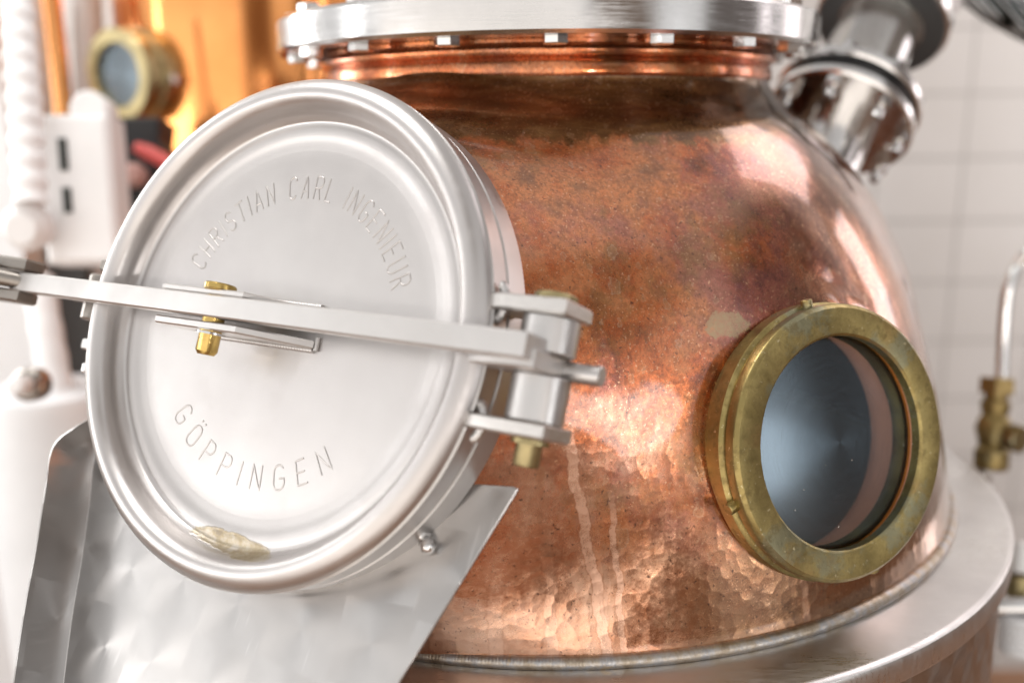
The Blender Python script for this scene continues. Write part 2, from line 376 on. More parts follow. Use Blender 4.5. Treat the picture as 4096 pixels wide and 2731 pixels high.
def tile_mat():
    g = G('glazed_wall_tile'); o = g.obj(); x, y, z = g.sep(o)
    br = g.node('ShaderNodeTexBrick', {'Vector': g.comb(x, z, 0.), 'Color1': (.62, .60, .58), 'Color2': (.59, .57, .55), 'Mortar': (.33, .315, .30), 'Scale': 1., 'Mortar Size': .0032, 'Mortar Smooth': .2, 'Brick Width': .235, 'Row Height': .168}, offset=0.)
    c = g.mix(g.map(g.noise(3, 4), .3, .7, 0, .25), br.outputs['Color'], (.52, .49, .46))
    return g.done(g.bsdf(color=c, rough=g.math('ADD', .18, g.math('MULTIPLY', br.outputs['Fac'], .5)), normal=g.bump(g.math('MULTIPLY', br.outputs['Fac'], -1.), .002)))
M['tile'] = tile_mat()
def floor_mat():
    g = G('brown_floor'); n = g.noise(4, 6)
    return g.done(g.bsdf(color=g.mix(g.map(n, .3, .7), (.34, .18, .10), (.24, .12, .065)), rough=.4))
M['floor'] = floor_mat()
def braid_mat():
    g = G('braided_wire'); w1 = g.node('ShaderNodeTexWave', {'Vector': g.obj(), 'Scale': 42.}, wave_type='BANDS', bands_direction='DIAGONAL').outputs['Fac']
    w2 = g.node('ShaderNodeTexWave', {'Vector': g.scalev(-1, 1, -1), 'Scale': 42.}, wave_type='BANDS', bands_direction='DIAGONAL').outputs['Fac']
    h = g.math('MULTIPLY', w1, w2)
    return g.done(g.bsdf(color=g.mix(g.map(h, .05, .5), (.015, .02, .02), (.5, .52, .53)), rough=.35, metal=.9, normal=g.bump(h, .003)))
M['braid'] = braid_mat()
def colcopper():
    g = G('bright_copper_column'); n = g.noise(6, 5)
    return g.done(g.bsdf(color=g.mix(g.map(n, .3, .7), (.84, .37, .13), (.72, .29, .095)), rough=g.map(n, .3, .7, .10, .17), metal=1., normal=g.bump(g.noise(1, 2, .5, vec=g.scalev(2, 2, 12)), .0002)))
M['col'] = colcopper()

# ------------------------------------------------------------------ the still
still = thing('copper_still', 'big hammered copper pot still with steel flange, round steel hatch and brass sight glass', 'pot still')

# hatch frame: x right, y up along the lid, z outward
hn = Vector((-.469, -.7972, .3801)).normalized(); hu = Vector((-hn.y, hn.x, 0)).normalized(); hw = hn.cross(hu)
HC = Vector((-.246112, -.45619, .280482))
HF = Matrix(((hu.x, hw.x, hn.x, HC.x), (hu.y, hw.y, hn.y, HC.y), (hu.z, hw.z, hn.z, HC.z), (0, 0, 0, 1)))
# sight glass frame
pn = Vector((.444, -.8694, .217)).normalized(); pu = Vector((-pn.y, pn.x, 0)).normalized(); pw = pn.cross(pu)
PC = CAM + 1.12*(Vector((.2145, -.5139, .1951))-CAM)
PF = Matrix(((pu.x, pw.x, pn.x, PC.x), (pu.y, pw.y, pn.y, PC.y), (pu.z, pw.z, pn.z, PC.z), (0, 0, 0, 1)))

# dome: lathe profile (r, z), pulled out towards the hatch and the sight glass
prof = [(.500, -.004), (.4985, .012), (.491, .0541), (.4790, .1143), (.4655, .1661), (.4507, .217), (.4352, .2662), (.4232, .2938), (.3992, .3382), (.3745, .3754), (.3525, .4005), (.3165, .4351), (.2870, .4570), (.2725, .4740), (.2672, .490), (.2664, .505)]
pp = spline(prof, 260); NS = 720
A = np.linspace(0, 2*PI, NS, endpoint=False)
Rr = np.array([p[0] for p in pp]); Zz = np.array([p[1] for p in pp])
V = np.stack([Rr[:, None]*np.sin(A)[None], -Rr[:, None]*np.cos(A)[None], np.repeat(Zz[:, None], NS, 1)], -1).reshape(-1, 3)
def pull(V, C, x, y, n, r0, h0, width, pw_):
    d = V-np.array(C); a = d@np.array(x); b = d@np.array(y); h = d@np.array(n); rho = np.hypot(a, b)
    t = np.clip((rho-r0)/width, 0, 1); gk = (1-t)**pw_
    gk = np.where((h > -.30) & (h < h0), gk, 0); gk = np.where((h > h0) & (h < .3), gk, gk)
    return V + np.outer((h0-h)*gk, np.array(n)), rho, h
V, rhoH, hH = pull(V, HC, hu, hw, hn, .198, -.060, .125, 2.6)
V, rhoP, hP = pull(V, PC, pu, pw, pn, .1215, -.040, .030, 2.4)
cut = (rhoP < .112) & (hP > -.2)
Fd = []
for j in range(len(pp)-1):
    for i in range(NS):
        i2 = (i+1) % NS; q = (j*NS+i, j*NS+i2, (j+1)*NS+i2, (j+1)*NS+i)
        if not (cut[q[0]] and cut[q[1]] and cut[q[2]] and cut[q[3]]): Fd.append(q)
used = np.zeros(len(V), bool); used[np.array(Fd).ravel()] = True; idx = np.cumsum(used)-1
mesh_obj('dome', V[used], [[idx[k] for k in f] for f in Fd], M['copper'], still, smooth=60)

# turned neck ring under the flange
m = MB(); m.lathe([(.2655, .4830), (.2690, .4834), (.2706, .4850), (.2710, .4870), (.2704, .4965), (.2694, .4984), (.2680, .4992), (.2676, .5002), (.2688, .5012), (.2718, .5032), (.2732, .5068), (.2728, .5100), (.2706, .5130), (.2690, .5150), (.2690, .5400)], 240)
m.build('neck_ring', M['copper_neck'], still)

# flange pair with bolts
FZ0, FZ1 = .5182+.0, .5546
ZS = .0195                                            # the neck ring's bead hangs below the flange
m = MB(); m.solid([(.262, FZ0+.018), (.288, FZ0+.018), (.2885, FZ0), (.3185, FZ0), (.3217, FZ0+.0035), (.3217, FZ1-.0035), (.3185, FZ1), (.2885, FZ1)], 288)
flange = m.build('flange', steel('turned_flange_steel', (.58, .575, .57), .17, (20, 20, 500), .00002), still)
NB = 18
hexa = [(.0124*math.cos(PI/3*i), .0124*math.sin(PI/3*i)) for i in range(6)]
for k in range(NB):
    a = 2*PI*k/NB-.006; bx, by = .2975*math.sin(a), -.2975*math.cos(a)
    T = Matrix.Translation((bx, by, 0)) @ Matrix.Rotation(random.random()*2, 4, 'Z')
    MB().prism(hexa, FZ0-.0078, FZ0+.0004, T, .0009).build('nut', M['steel_shiny'], flange)
    MB().prism(hexa, FZ1-.0004, FZ1+.0110, T, .0012).build('bolt_head', M['steel_shiny'], flange)

# foot: weld bead, jacket top plate, jacket
NSW, NP = 7200, 8; VW = []; FW = []
wn = spline([[random.uniform(-1, 1)] for _ in range(420)], NSW)
rip = 0.; ph = []
for i in range(NSW):
    rip += 1 + .12*float(wn[i][0]); ph.append(rip)
tot = ph[-1]; NR = 1150
for i in range(NSW):
    a = 2*PI*i/NSW
    for k in range(NP):
        t = -.25*PI + 1.0*PI*k/(NP-1)                 # from the plate up to the copper
        cres = (ph[i]/tot*NR + 1.5*(2*k/(NP-1)-1)**2) % 1.0
        rr = .0064 + .00026*(cres**.7) - .0001 + .00022*float(wn[i][0])
        VW.append(((.501+rr*math.cos(t))*math.sin(a), -(.501+rr*math.cos(t))*math.cos(a), -.0015+rr*math.sin(t)*.95))
for i in range(NSW):
    i2 = (i+1) % NSW
    for k in range(NP-1): FW.append((i*NP+k, i2*NP+k, i2*NP+k+1, i*NP+k+1))
mesh_obj('weld_bead', VW, FW, M['weld'], still, smooth=80)
m = MB(); m.solid([(.20, -.006), (.558, -.006), (.5618, -.0066), (.5645, -.0084), (.5655, -.0115), (.5655, -.030), (.5640, -.0335), (.553, -.0345), (.50, -.0345)], 360)
M['jacket_top'] = steel('brushed_plate_steel', (.66, .645, .63), .32, (60, 700, 60), .00006)
m.build('jacket_top', M['jacket_top'], still)
m = MB(); m.lathe([(.5575, -.034), (.5575, -.90), (.50, -.96)], 240)
m.build('jacket_wall', M['swirl_dark'], still)
m = MB(); m.solid([(.47, -.95), (.50, -.955), (.49, -1.2), (.45, -1.2)], 96); m.build('foot_ring', M['steel_dull'], still)

# hatch: collar, lid, letters, crossbar, hinge, clamp
collar = MB().lathe([(.186, -.0555), (.2085, -.0560), (.2118, -.0535), (.2120, -.050), (.2112, -.0295), (.2085, -.0285), (.2085, -.0245), (.2118, -.0235), (.2122, -.0040), (.2095, -.0022), (.186, -.0022)], 240, close=True).build('hatch_collar', M['steel_satin'], still, HF)
lp = [(1e-5, -.0185), (.06, -.0183), (.12, -.0174), (.146, -.0166), (.1550, -.0163), (.1625, -.0151), (.1690, -.0134), (.1740, -.0128), (.1775, -.0129), (.1800, -.0122), (.1822, -.0098), (.1845, -.0060), (.1862, -.0005), (.1895, .0060), (.1945, .0102), (.2000, .0108), (.2055, .0086), (.2098, .0045), (.2120, .0005), (.2112, -.0008), (.2085, -.0014), (.19, -.0016), (.186, -.022), (1e-5, -.024)]
i0 = 4
fine = spline(lp[i0:19], 110)
lid = MB().lathe(lp[:i0]+[tuple(q) for q in fine]+lp[19:], 300).build('hatch_lid', M['lid'], still, HF, smooth=50)

# single-stroke lettering, as pressed into the lid
def arc_pts(cx, cy, rx, ry, a0, a1, n=14): return [(cx+rx*math.cos(R_(a0+(a1-a0)*i/n)), cy+ry*math.sin(R_(a0+(a1-a0)*i/n))) for i in range(n+1)]
Wd = .58
GL = {
 'C': [arc_pts(.29, .72, .26, .28, 20, 180)+arc_pts(.29, .28, .26, .28, 180, 340)],
 'H': [[(0, 0), (0, 1)], [(.52, 0), (.52, 1)], [(0, .5), (.52, .5)]],
 'R': [[(0, 0), (0, 1), (.28, 1)]+arc_pts(.28, .75, .24, .25, 90, -90)+[(0, .5)], [(.25, .5), (.52, 0)]],
 'I': [[(0, 0), (0, 1)]],
 'S': [arc_pts(.26, .75, .24, .25, 30, 270)+arc_pts(.26, .25, .26, .25, 90, -150)],
 'T': [[(0, 1), (.56, 1)], [(.28, 1), (.28, 0)]],
 'A': [[(0, 0), (.29, 1), (.58, 0)], [(.1, .34), (.48, .34)]],
 'N': [[(0, 0), (0, 1), (.52, 0), (.52, 1)]],
 'L': [[(0, 1), (0, 0), (.46, 0)]],
 'G': [arc_pts(.29, .72, .27, .28, 25, 180)+arc_pts(.29, .28, .27, .28, 180, 360)+[(.56, .45), (.32, .45)]],
 'E': [[(.48, 1), (0, 1), (0, 0), (.48, 0)], [(0, .5), (.42, .5)]],
 'U': [[(0, 1), (0, .27)]+arc_pts(.26, .26, .26, .26, 180, 360)+[(.52, 1)]],
 'O': [arc_pts(.29, .72, .27, .28, 0, 180)+arc_pts(.29, .28, .27, .28, 180, 360)+[(.56, .72)]],
 'P': [[(0, 0), (0, 1), (.28, 1)]+arc_pts(.28, .74, .25, .26, 90, -90)+[(0, .48)]],
}
GL['Ö'] = GL['O']+[[(.13, 1.2), (.17, 1.27)], [(.40, 1.2), (.44, 1.27)]]
GWD = {'I': .0, 'C': .56, 'G': .56, 'O': .56, 'Ö': .56, 'A': .58, 'T': .56, 'L': .46, 'E': .48, 'S': .5}
def lid_h(r):
    pr = lp[:10]
    for (r0, h0), (r1, h1) in zip(pr, pr[1:]):
        if r0 <= r <= r1: return h0+(h1-h0)*(r-r0)/(r1-r0)
    return -.0165
def letters(text, a0, a1, base, height, inward, gap, space):
    adv = [(GWD.get(c, .52)+gap) if c != ' ' else space for c in text]; tot_ = sum(adv)-gap; m = MB(); s_ = 0.
    for c, ad in zip(text, adv):
        if c != ' ':
            for st in GL[c]:
                pts = []
                for k in range(len(st)-1):
                    (x0, y0), (x1, y1) = st[k], st[k+1]; L = math.hypot(x1-x0, y1-y0); q = max(1, int(L/.12))
                    pts += [(x0+(x1-x0)*i/q, y0+(y1-y0)*i/q) for i in range(q)]
                pts.append(st[-1]); P3 = []
                for x_, y_ in pts:
                    an = R_(a0+(a1-a0)*(s_+x_)/tot_); rad = base-height*y_ if inward else base+height*y_
                    P3.append((rad*math.cos(an), rad*math.sin(an), lid_h(rad)+.0001))
                m.tube(P3, .00078, 10, flat=.5, nrm=(0, 0, 1))
        s_ += ad
    return m
letters('CHRISTIAN CARL INGENIEUR', 157.5, 22, .1135, .0195, False, .42, .75).build('lettering', M['letter'], lid, HF, smooth=60)
letters('GÖPPINGEN', -139, -50.5, .1325, .0200, True, .68, .7).build('lettering', M['letter'], lid, HF, smooth=60)

# fork bracket welded to the lid, crossbar passing through it, brass pivot
def hplate(poly_ah, b0, b1, name, mat, parent, bev=.0012):
    """plate whose outline lies in (across, outward) and whose thickness runs up the lid"""
    Mx = Matrix(((1, 0, 0, 0), (0, 0, 1, 0), (0, 1, 0, 0), (0, 0, 0, 1)))   # (a, h, b) -> (a, b, h)
    return MB().prism(poly_ah, b0, b1, Mx, bev).build(name, mat, parent, HF)
bar = None
fk = [(-.097, .0280), (-.097, .004), (-.086, -.0168), (.040, -.0168), (.043, -.0135), (-.003, .0280)]
f1 = hplate(fk, -.0125, -.0058, 'fork_plate', M['steel_satin'], lid); f2 = hplate([(a_ if a_ < .02 else a_-.016, h_) for a_, h_ in fk], .0164, .0215, 'fork_plate', M['steel_satin'], lid)
wb = MB()
for b0 in (-.0135, .0225):
    pts = [(-.084+.125*i/260, b0, -.0170) for i in range(261)]
    wb.tube(pts, .002, 10, rfun=lambda t: .0019+.0005*abs(math.sin(t*130)))
wb.tube([(.0435, -.0135+.011*i/30, -.0165) for i in range(31)], .0022, 10)
wb.build('weld_seam', M['steel_satin'], lid, HF, smooth=80)
barp = [(-.300, .0315), (-.300, .0175), (-.285, .0150), (.205, .0150), (.222, .0010), (.259, .0010), (.259, .0305)]
bar = hplate(barp, -.0022, .0160, 'clamp_bar', M['steel_satin'], still, .0012)
hplate([(.205, .0100), (.212, -.0200), (.222, -.0420), (.262, -.0420), (.2625, -.0340), (.2610, .0180), (.250, .0220)], -.0075, .0076, 'hinge_tongue', M['steel_satin'], bar, .0014)
pm = MB(); ax_, ah = -.040, .018
pm.solid([(.0068, -.0325), (.0085, -.0300), (.0090, -.0290), (.0090, .0210), (.0125, .0216), (.0132, .0222), (.0132, .0258), (.0122, .0270)], 40, Matrix(((1, 0, 0, ax_), (0, 0, 1, 0), (0, -1, 0, ah), (0, 0, 0, 1))))
pm.build('pivot_pin', M['brass_clean'], bar, HF)
cl = MB(); cl.lathe([(.0092, -.0158), (.0122, -.0158), (.0122, -.0138), (.0092, -.0138)], 32, Matrix(((1, 0, 0, ax_), (0, 0, 1, 0), (0, -1, 0, ah), (0, 0, 0, 1))), close=True)
cl.build('retaining_clip', M['steel_shiny'], bar, HF)
MB().cyl((.2615, -.0010, -.030), (.2900, -.0010, -.030), .0074, 28, .0008).build('stop_bolt', M['steel_satin'], bar, HF)

# hinge lugs on the collar, barrels and pin
lug = [(.198, -.036), (.198, -.002), (.2165, .0030), (.2700, .0040), (.2710, -.0380), (.225, -.0420)]
for b0, b1 in ((.0340, .0455), (-.0520, -.0410)):
    lg = hplate(lug, b0, b1, 'hinge_lug', M['steel_cast'], collar, .0016)
    bm_ = b0 if b0 > 0 else b1
    sgn = -1 if b0 > 0 else 1
    mw = MB(); mid = .5*(b0+b1)
    pts = [(.2085+.0055*math.sin(PI*i/24), mid+ (.0125)*math.cos(PI*i/24)*1., -.010) for i in range(25)]
    mw.tube(pts, .0042, 10, rfun=lambda t: .0040+.0005*math.sin(t*60)); mw.build('weld_seam', M['steel_satin'], collar, HF, smooth=80)
HBa, HBh = .2490, -.0200
bfr = lambda a, h: Matrix(((1, 0, 0, a), (0, 0, 1, 0), (0, -1, 0, h), (0, 0, 0, 1)))
MB().solid([(.0200, .0078), (.0212, .0088), (.0212, .0328), (.0200, .0338)], 40, bfr(HBa, HBh)).build('hinge_barrel', M['steel_satin'], collar, HF)
MB().solid([(.0200, -.0408), (.0212, -.0398), (.0212, -.0087), (.0200, -.0077)], 40, bfr(HBa, HBh)).build('hinge_barrel', M['steel_satin'], collar, HF)
hp_ = MB(); hp_.solid([(.0082, -.0720), (.0096, -.0700), (.0096, .0456), (.0150, .0457), (.0162, .0462), (.0162, .0500), (.0148, .0515)], 36, bfr(HBa, HBh))
MB().lathe([(.0097, -.0560), (.0140, -.0560), (.0140, -.0525), (.0097, -.0525)], 24, bfr(HBa, HBh), close=True).build('washer', M['brass_pale'], collar, HF)
hp_.build('hinge_pin', M['brass_pale'], collar, HF)

# clamp side: swing bolt between two small lugs, forked end of the bar
sl = [(-.204, -.034), (-.204, -.008), (-.232, -.008), (-.2385, -.014), (-.2385, -.030), (-.232, -.034)]
for b0, b1 in ((.0325, .0430), (-.0440, -.0340)):
    hplate(sl, b0, b1, 'clamp_lug', M['steel_dull'] if b0 > 0 else M['steel_satin'], collar, .0012)
sb = MB(); sb.cyl((-.226, -.062, -.021), (-.226, .047, -.021), .0065, 24, .001); sb.build('swing_pin', M['brass_pale'], collar, HF)
MB().solid([(.0082, -.0105), (.0092, -.0095), (.0092, -.0025), (.0082, -.0015)], 24, bfr(-.226, -.021) @ Matrix.Translation((0, 0, -.055))).build('pin_nut', M['steel_shiny'], collar, HF)
sw = MB(); sw.cyl((-.240, .008, -.022), (-.330, .008, .062), .0080, 28); sw.solid([(.0150, -.016), (.0165, -.0145), (.0165, .0265), (.0150, .028)], 36, bfr(-.233, -.021))
sw.build('swing_bolt', M['steel_dull'], collar, HF)
fe = [(-.282, .0330), (-.282, .0130), (-.330, .0120), (-.352, .0120), (-.385, .0180), (-.392, .0280), (-.385, .0400), (-.352, .0440), (-.318, .0420)]
for b0, b1 in ((.0172, .0290), (-.0130, -.0012)):
    hplate(fe, b0, b1, 'end_fork', M['steel_dull'], bar, .002)
nut = MB(); nut.cyl((-.322, .008, .046), (-.345, .008, .068), .017, 6, .001); nut.build('clamp_nut', M['steel_satin'], bar, HF)

# sight glass: brass ring, inner tube, pane, pins
sg_p = [(.0935, -.0105), (.0935, -.0022), (.0950, -.0004), (.0962, 0), (.1178, 0), (.1208, -.0022), (.1216, -.0040), (.1216, -.0125), (.1195, -.0135), (.1195, -.0165), (.1222, -.0178), (.1236, -.0195), (.1236, -.0330), (.1215, -.0345), (.1215, -.0480), (.110, -.0480), (.110, -.0105)]
sg = MB().lathe(sg_p, 260, close=True).build('sight_glass', M['brass'], still, PF)
MB().lathe([(.1100, -.0125), (.0985, -.0125), (.0985, -.0300), (.1005, -.0310), (.1005, -.0560), (.1060, -.0700), (.1098, -.0700)], 160, close=True).build('inner_tube', M['inner'], sg, PF)
MB().lathe([(.0984, -.0160), (.0950, -.0160), (.0950, -.0340), (.0984, -.0340)], 160, close=True).build('gasket_or_dark_ring', M['brass_clean'], sg, PF)
MB().solid([(.0933*q/10, -.0145+.0078*(1-(q/10)**2)) for q in range(0, 11)][1:]+[(.0933, -.0158), (.05, -.0158)], 128).build('pane', M['pane'], sg, PF)
for an in (197, 97, 5, 285):
    a = R_(an); c_, s_ = math.cos(a), math.sin(a)
    b = MB(); b.cyl((c_*.117, s_*.117, -.0150), (c_*.1285, s_*.1285, -.0150), .0052, 20, .0008); b.build('grub_screw', M['brass'], sg, PF)

# discharge apron under the hatch
def ap(a, b): return (a, b, -.0575+.19*max(0., -.10-b)*1.0)
out = []
apl = MB()
def ap_frame():
    t = math.atan(.19); o = Vector((0, -.10, -.0575)); y = Vector((0, math.cos(t), -math.sin(t))); x = Vector((1, 0, 0)); z = x.cross(y)
    return HF @ Matrix(((x.x, y.x, z.x, o.x), (x.y, y.y, z.y, o.y), (x.z, y.z, z.z, o.z), (0, 0, 0, 1)))
AF = ap_frame(); AFi = AF.inverted()
def on_apron(x, y):                                    # photograph point -> apron plane coordinates
    d = at(x, y, 1.)-CAM; o = AFi @ CAM; v = AFi.to_3x3() @ d; t = -o.z/v.z; p = o+v*t; return (p.x, p.y)
crease = [on_apron(*q) for q in [tuple(p) for p in spline([(262, 968), (243, 1003), (216, 1056), (205, 1150), (186, 1290), (168, 1395), (151, 1520), (130, 1700), (112, 1850)], 41)]]
_old = [on_apron(*q) for q in ((255, 985), (240, 1010), (216, 1055), (203, 1150), (182, 1290), (166, 1395), (149, 1520), (128, 1700), (110, 1850))]
right = [on_apron(*q) for q in ((720, 1860), (915, 1568), (1190, 1122), (1180, 1116), (1090, 1110))]
apron = MB().prism(crease+right+[(.05, -.03), (-.15, -.03)], -.003, 0, None, .0007).build('apron', M['swirl'], still, AF)
sw_ = MB(); dx = Vector((-.42, .0, 1)).normalized(); Vw = []; Fw = []
hgt = [float(v[0]) for v in spline([[v] for v in (.006, .020, .032, .034, .034, .034, .034, .034, .034)], 41)]
for (x_, y_), h_ in zip(crease, hgt):
    rows = []
    for k in range(9):
        t = k/8; ca = min(1., t*2.2)
        off = Vector((-.007*math.sin(ca*PI/2)-.06*h_*t, .0, .010*(1-math.cos(ca*PI/2))+h_*max(0., t-.05)))
        rows.append(Vector((x_, y_, 0))+off)
    Vw += rows
Vi = [v.copy() for v in Vw]; nq = len(Vw)
Vw += [v+Vector((-.0025, 0, -.0005)) for v in Vi]
for i in range(len(crease)-1):
    for k in range(8):
        Fw.append((i*9+k, i*9+k+1, (i+1)*9+k+1, (i+1)*9+k)); Fw.append((nq+i*9+k, nq+(i+1)*9+k, nq+(i+1)*9+k+1, nq+i*9+k+1))
    Fw.append((i*9+8, nq+i*9+8, nq+(i+1)*9+8, (i+1)*9+8))
for e in (0, len(crease)-1):
    for k in range(8): Fw.append((e*9+k, e*9+k+1, nq+e*9+k+1, nq+e*9+k))
mesh_obj('side_wall', Vw, Fw, M['swirl'], apron, AF, smooth=50)
tw = MB(); p_ = on_apron(985, 1248); tx, ty = p_
tw.tube([(tx-.010+.0016*i, ty+.009-.0013*i, .0035+.002*math.sin(i*.9)) for i in range(12)], .006, 12, rfun=lambda t: (.0062+.0012*math.sin(t*17))*(1-abs(2*t-1)**4*.7))
tw.build('tack_weld', M['steel_shiny'], apron, AF, smooth=80)

# ------------------------------------------------------------------ tank fittings behind on the right
def glass_fitting():
    C1 = at(1936, 258, 1.29); d = Vector((.45, .55, .70)).normalized(); Fm = frame_z(C1, d)
    t = thing('tube_sight_fitting', 'clear glass tube clamped between bolted steel flanges beside the still neck', 'pipe fitting', C1)
    MB().solid([(.050, -.125), (.050, -.024)], 40).build('stub_pipe', M['steel_shiny'], t, Fm)
    def ring(nm, z0, z1, r, mat): MB().solid([(r-.003, z0), (r, z0+.003), (r, z1-.003), (r-.003, z1)], 72).build(nm, mat, t, Fm)
    ring('flange', -.026, -.010, .098, M['steel_shiny']); ring('flange', .008, .024, .099, M['steel_shiny']); ring('flange', .172, .196, .094, M['steel_shiny'])
    MB().lathe([(.054, .024), (.058, .024), (.058, .172), (.054, .172)], 72, close=True).build('glass_tube', M['glass'], t, Fm)
    MB().solid([(.080, -.010), (.080, .008)], 60).build('gasket_or_dark_ring', M['black'], t, Fm)
    MB().lathe([(.060, .1715), (.0885, .1715), (.0885, .1690), (.060, .1690)], 60, close=True).build('gasket_or_dark_ring', M['glove'], t, Fm)  # dark ring stands in for the dark reflection under the flange
    for k in range(8):
        a = 2*PI*k/8+.2; x_, y_ = .084*math.cos(a), .084*math.sin(a); Tk = Fm @ Matrix.Translation((x_, y_, 0))
        hx = lambda r: [(r*math.cos(PI/3*i), r*math.sin(PI/3*i)) for i in range(6)]
        MB().prism(hx(.0125), -.042, -.026, Tk, .0012).build('nut', M['steel_shiny'], t); MB().prism(hx(.0125), .024, .037, Tk, .0012).build('bolt_head', M['steel_shiny'], t)
        MB().solid([(.006, -.060), (.007, -.058), (.007, -.042)], 16, Tk).build('bolt_end', M['steel_shiny'], t)
    MB().solid([(.076, .196), (.088, .210), (.094, .26), (.08, .34)], 60).build('upper_cup', M['steel_satin'], t, Fm)
glass_fitting()

def pipe_valve():
    base = at(2195, 1128, 1.42)
    t = thing('valve_riser', 'bent steel pipe rising from a small brass valve on the jacket rim', 'valve', base)
    p0 = at(2200, 1150, 1.43); p1 = at(2262, 1085, 1.42)
    MB().cyl(p0, p1, .0135, 24, .001).build('nipple', M['steel_dull'], t)
    MB().cyl(p0-(p1-p0)*.35, p0+(p1-p0)*.12, .024, 6, .002).build('weld_boss', M['steel_dull'], t)
    c = at(2290, 1010, 1.41); up = (at(2300, 850, 1.41)-at(2283, 1070, 1.41)).normalized(); b0 = at(2275, 1080, 1.415)
    v = MB(); Fm = frame_z(b0, up)
    L = px(222, 1.41)
    v.solid([(.018, 0), (.0245, .004), (.0245, .030), (.0195, .036), (.022, .048), (.026, .062), (.022, .078), (.0175, .084), (.0205, .092), (.0205, .104), (.0165, .108), (.0165, .116)], 28, Fm)
    v.prism([(.0265*math.cos(PI/3*i), .0265*math.sin(PI/3*i)) for i in range(6)], .116, .140, Fm, .001)
    v.build('valve_body', M['brass_aged'], t)
    s0 = Fm @ Vector((0, 0, .055)); side = at(2338, 1008, 1.38)
    MB().cyl(s0, side, .0125, 20, .001).cyl(s0.lerp(side, .72), side+(side-s0)*.15, .021, 8, .002).build('cap_nut', M['brass_aged'], t)
    pts = spline([at(2301, 868, 1.41), at(2304, 790, 1.41), at(2309, 710, 1.405), at(2318, 655, 1.40), at(2338, 610, 1.40), at(2368, 575, 1.39), at(2420, 548, 1.39)], 40)
    MB().tube(pts, .0092, 20).build('bent_pipe', M['steel_shiny'], t)
pipe_valve()

def side_coupling():
    c0 = at(2262, 1392, 1.28); c1 = at(2440, 1392, 1.24)
    t = thing('side_coupling', 'steel pipe coupling with hose tail at the right of the jacket', 'pipe coupling', c0)
    r = px(24, 1.26)
    MB().cyl(c0, c1, r, 36, .002).build('pipe', M['steel_shiny'], t)
    a = at(2340, 1245, 1.30); b = at(2336, 1320, 1.29)
    MB().cyl(a, b, px(40, 1.29), 36, .003).build('union_nut', M['steel_cast'], t)
    a = at(2345, 1318, 1.29); b = at(2342, 1372, 1.29)
    MB().cyl(a, b, px(30, 1.29), 36, .003).build('stem', M['brass_pale'], t)
    m = MB(); a = at(2345, 1415, 1.26); b = at(2340, 1500, 1.26); L = (b-a).length
    m.solid([(.024, 0)]+[(.0265 if i % 2 else .0235, L*(i+.5)/9) for i in range(9)]+[(.024, L)], 32, frame_z(a, b-a)); m.build('hose_tail', M['pale_tank'], t)
side_coupling()

p = [at(2225, -45, 1.55), at(2290, 5, 1.55), at(2380, 55, 1.55), at(2480, 95, 1.55)]
hb = MB().tube(spline([tuple(q) for q in p], 40), px(46, 1.55), 24).build('braided_hose', M['braid'])
tag(hb, 'dark braided wire hose crossing the upper right corner', 'hose')

# ------------------------------------------------------------------ left background
def column():
    c = at(566, 150, 1.98); base = Vector((c.x, c.y, -.62)); r = px(276, 1.98)
    t = thing('copper_column', 'second bright copper column with its own brass porthole, out of focus', 'still column', base)
    MB().solid([(r-.03, -.62), (r, -.58), (r, 1.1), (r-.03, 1.14)], 96, Matrix.Translation((c.x, c.y, 0))).build('body', M['col'], t)
    pc = at(268, 172, 1.72); d = Vector((-.47, -.88, -.02)).normalized(); Fm = frame_z(pc, d)
    R0 = px(104, 1.72)
    MB().lathe([(R0*.70, -.012), (R0*.70, 0), (R0*.97, 0), (R0, -.003), (R0, -.028), (R0*.93, -.030), (R0*.93, -.036), (R0*1.02, -.040), (R0*1.02, -.075), (R0*.72, -.075)], 80, close=True).build('porthole_ring', M['brass_pale'], t, Fm)
    MB().solid([(R0*.71, -.018), (R0*.71, -.010)], 64).build('pane', M['pane'], t, Fm)
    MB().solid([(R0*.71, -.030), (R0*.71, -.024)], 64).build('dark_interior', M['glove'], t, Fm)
    MB().solid([(R0*.92, -.24), (R0*.98, -.076)], 64).build('stub', M['col'], t, Fm)
    MB().cyl(Fm @ Vector((R0*.99, -.01, -.052)), Fm @ Vector((R0*1.12, -.01, -.052)), .010, 20, .002).build('screw', M['steel_shiny'], t)
column()

